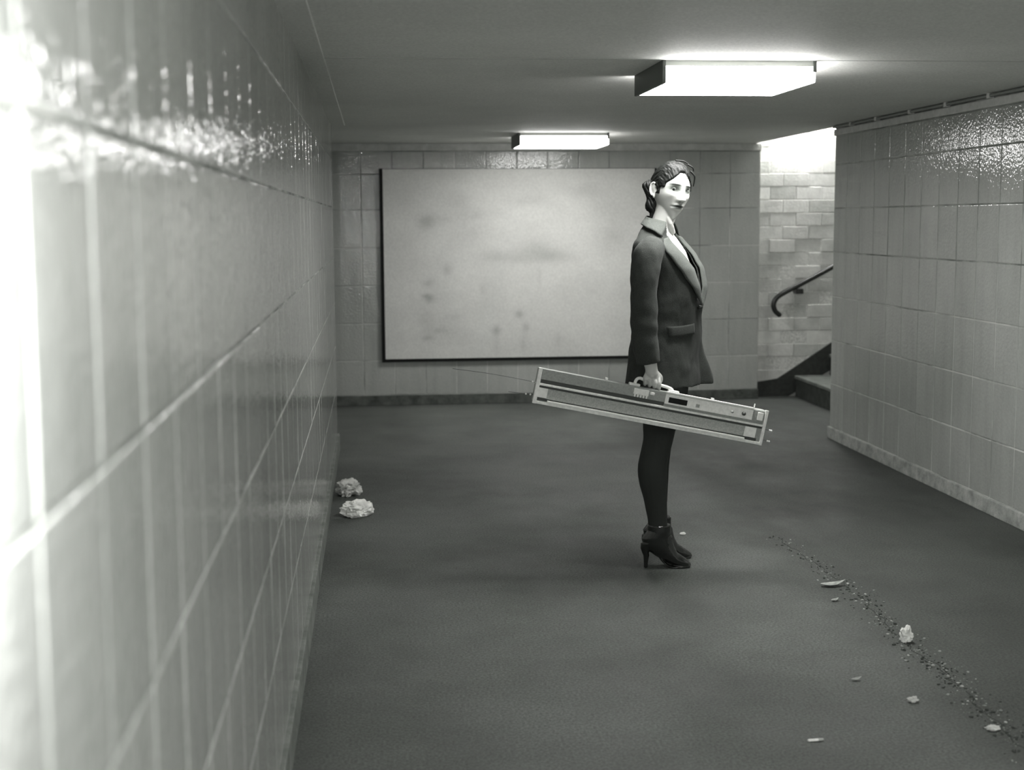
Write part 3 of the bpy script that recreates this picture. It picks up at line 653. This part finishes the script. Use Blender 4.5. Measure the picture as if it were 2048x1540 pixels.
cb('end_frame', 0, .016, 0, .150, M_ALU, .011); cb('end_frame', Lc-.013, Lc, 0, .150, M_ALU, .011)
pn = cb('control_panel', .545, .925, .098, .142, M_PALE, .008)
cb('top_strip', .545, .925, .1435, .1515, M_WHITE, .010)
cb('display_window', .560, .640, .106, .129, M_SCR, .0095)
cb('badge', .678, .694, .108, .122, M_GREYP, .0095)
def knob(l, h_, r_, m, pr=.018):
    v, f = sweep([(x0+l, -Dc/2-.004, z0+h_), (x0+l, -Dc/2-pr, z0+h_)], [r_, r_*.9], 16, (1, 0, 0)); return link('knob', mesh('knob', v, f), case, (m,), True)
knob(.835, .118, .006, M_GREYP, .016); knob(.885, .119, .0085, M_DKP, .018)
cb('latch_plate', .935, .975, .095, .143, M_GREYP, .006); cb('latch', .946, .970, .103, .136, M_WHITE, .011)
comb = cb('comb_switch', .408, .472, .115, .140, M_PALE, .009)
for i in range(5): cb('tooth', .412+.0125*i, .419+.0125*i, .104, .115, M_WHITE, .009, comb)
cb('switch', .478, .497, .124, .135, M_WHITE, .009)
cb('top_knob', .285, .297, .149, .158, M_WHITE, -.018, base=.03); cb('top_knob', .745, .757, .149, .156, M_ALU, -.018, base=.03); cb('pin', .932, .936, .15, .166, M_WHITE, -.02, base=.025)
# handle
hpts = [(.425, .150), (.432, .158), (.444, .170), (.46, .178), (.50, .182), (.545, .180), (.562, .172), (.572, .160), (.578, .150)]
hpts = [(-.0575+.0+0.0, 0)]+[]
ct, st_ = math.cos(tl), math.sin(tl)
def to_case(lx, lz):     # woman-local (x, z) -> case-local
    dx, dz = lx+WX-(WX-.065), lz-.735; return (dx*ct-dz*st_, dx*st_+dz*ct)
hl = [to_case(*p) for p in ((-.131, .829-.006), (-.122, .845), (-.108, .852), (-.09, .8455), (-.055, .833), (-.015, .8195), (.012, .811), (.028, .802), (.034, .786))]
c = resample([(x, -.0, z) for x, z in hl], 40); v, f = sweep(c, [.0068]*40, 12); 
hand_ = link('handle', mesh('handle', v, f), case, (M_WHITE,), True)
for xx in (hl[0][0], hl[-1][0]):
    box('handle_mount', (xx-.024, -.012, Hc/2-.004), (xx+.024, .012, Hc/2+.008), M_WHITE, case, .004)
# cords and beads at both ends
M_WIRE = plain('thin_wire', 0.05, 0.4); M_BEAD = plain('bright_bead', 0.9, 0.2)
def wire(pts, beads, r_=.0011):
    c = resample([(x0+l, y, z0+h_) for l, y, h_ in pts], 20); v, f = sweep(c, [r_]*20, 6)
    o = link('wire', mesh('wire', v, f), case, (M_WIRE,), True)
    for t in beads:
        p_ = c[int(t*19)]; ball('bead', p_, .0042, M_BEAD, o, 10)
wire([(.004, 0, .082), (-.05, 0, .084), (-.20, 0, .083), (-.345, 0, .075)], (.05, .12))
wire([(.004, 0, .03), (-.03, 0, .028), (-.10, 0, .024)], (.22, .5))
wire([(Lc-.004, 0, .068), (Lc+.03, 0, .066), (Lc+.045, 0, .065)], (.6, .85))
wire([(Lc-.004, 0, .022), (Lc+.03, 0, .02), (Lc+.045, 0, .019)], (.6, .85))

# ------------------------------------------------------------------ litter on the floor
M_PAPER = plain('dirty_paper', 0.9, 0.8, 0.2, grain=.25, gscale=25); M_PAPER2 = plain('grey_paper', 0.6, 0.8, 0.2, grain=.3, gscale=25)
def crumple(name, r, sq, seed, m, loc, label, cat, rough=0.55, sub=4, group=None):
    bm = bmesh.new(); bmesh.ops.create_icosphere(bm, subdivisions=sub, radius=1.0)
    for vtx in bm.verts:
        p_ = vtx.co.normalized(); q = p_*1.7+Vector((seed*3.1, seed*1.7, seed))
        d = mnoise.ridged_multi_fractal(q, 0.9, 2.0, 4, 1.0, 2.0)*0.28+mnoise.noise(q*0.8)*0.35
        cell = mnoise.voronoi(p_*2.6+Vector((seed, 0, 0)))[0]
        vtx.co = p_*(0.62+rough*d+0.30*(cell[1]-cell[0]))
    zs = [vtx.co.z*r*sq[2] for vtx in bm.verts]; z_ = min(zs)
    for vtx in bm.verts: vtx.co = Vector((vtx.co.x*r*sq[0], vtx.co.y*r*sq[1], max(0.0, vtx.co.z*r*sq[2]-z_*0.75)+0.0005))
    o = link(name, bm_mesh(name, bm), None, (m,), False, loc); tag(o, label, cat, group); return o
crumple('crumpled_paper', .066, (1.15, .9, .72), 3, M_PAPER, (-.118, 7.10, 0), 'pale crumpled paper ball lying out from the long tiled wall', 'paper', 0.9)
crumple('crumpled_paper', .054, (1.15, 1.0, .80), 17, M_PAPER2, (-.165, 7.66, 0), 'torn dark crumpled paper bundle pressed against the long tiled wall', 'paper', 1.3)
crumple('paper_wad', .019, (1, .9, 1.25), 21, M_PAPER, (1.872, 4.70, 0), 'small white paper wad on the floor seam', 'paper', 1.5, 4)
crumple('paper_scrap', .011, (1.5, 1, .7), 6, M_PAPER, (1.455, 6.48, 0), 'tiny pale paper scrap in front of her boots', 'paper', 0.6, 3)
crumple('paper_scrap', .010, (1.3, 1, .7), 31, M_PAPER2, (1.658, 4.09, 0), 'tiny torn paper scrap near the seam, below the paper wad', 'paper', 1.5, 4)
crumple('paper_scrap', .011, (1.5, 1, .5), 44, M_PAPER2, (1.80, 3.83, 0), 'flattened scrap at the near end of the floor seam', 'paper', 1.6, 4)
# curled leaf
def leaf(name, loc, ln, wd, rz, m, label):
    rows = []
    for t in np.linspace(0, 1, 14):
        hw_ = wd*math.sin(math.pi*t**.8)+.0006
        rows.append([(ln*(t-.5), s_*hw_, .004+.35*hw_*s_*s_+.014*(t-.4)**2*4*ln/.1) for s_ in np.linspace(-1, 1, 7)])
    o = ribbon(rows, .0012, name, m, None); o.location = loc; o.rotation_euler = (0, 0, rz); tag(o, label, 'leaf'); return o
M_LEAF = plain('dry_leaf', 0.36, 0.8, 0.2, grain=.3, gscale=40)
leaf('dry_leaf', (1.86, 5.47, .0), .11, .022, .1, M_LEAF, 'dry curled leaf lying at the far part of the floor seam')
leaf('dry_leaf', (1.552, 4.31, .0), .04, .008, .3, M_LEAF, 'short thin leaf sliver on open floor beside the seam')
leaf('dry_leaf', (1.795, 5.25, .0), .04, .009, .5, M_LEAF, 'small pale leaf just beside the curled leaf')
cg = empty('cigarette_end', (1.252, 3.80, .0045)); tag(cg, 'discarded cigarette end on the bare floor near the camera', 'cigarette')
v, f = sweep([(-.021, 0, 0), (.008, .002, 0)], [.004, .004], 10, (0, 0, 1)); link('paper_tube', mesh('paper_tube', v, f), cg, (M_PAPER,), True)
v, f = sweep([(.008, .002, 0), (.02, .003, 0)], [.0042, .0042], 10, (0, 0, 1)); link('filter', mesh('filter', v, f), cg, (plain('filter_tan', .4, .8),), True)
# loose grit along the seam in the asphalt: uncountable, one object
seam = resample([(1.885, 6.35), (1.91, 5.75), (1.915, 5.3), (1.885, 4.95), (1.865, 4.66), (1.872, 4.4), (1.862, 4.18), (1.84, 3.95), (1.82, 3.6)], 200)
ico = bmesh.new(); bmesh.ops.create_icosphere(ico, subdivisions=1, radius=1.0); iv = np.array([tuple(q.co) for q in ico.verts]); fi = [tuple(q.index for q in fc.verts) for fc in ico.faces]; ico.free()
P_ = []; tone = []
for i in range(1300):
    c = seam[random.randrange(200)]; dark = random.random() < 0.62; r_ = .001+.0050*random.random()**4
    sc = np.array([random.uniform(.7, 1.5), random.uniform(.7, 1.5), random.uniform(.4, .9)])*r_
    P_.append((iv*sc*(1+.25*np.random.uniform(-1, 1, (len(iv), 1)))+np.array([c[0]+random.gauss(0, .034), c[1]+random.gauss(0, .03), sc[2]*.6]), fi)); tone += [.07 if dark else random.uniform(.25, .5)]*len(iv)
v, f = join(P_); gm = mesh('floor_grit', v, f); paint(gm, np.array(tone))
k = N('grit', 0.9, 0.1); k.grey(k.n('ShaderNodeAttribute', attribute_name='tint').outputs['Fac'])
tag(link('floor_grit', gm, None, (k.m,)), 'crumbled dark and pale grit scattered along the floor seam', 'grit', None, 'stuff')
crack = np.stack([seam[:, 0]+.008*np.sin(seam[:, 1]*23)+.005*np.sin(seam[:, 1]*57), seam[:, 1], np.full(200, -.0012)], 1)
v, f = sweep(crack, [(.0012+.0016*abs(math.sin(i*1.7)), .0024) for i in range(200)], 8, (1, 0, 0)); o = link('floor_seam', mesh('floor_seam', v, f), None, (plain('seam_tar', .055, .9, .1),)); structure(o); o.name = 'trim_4'
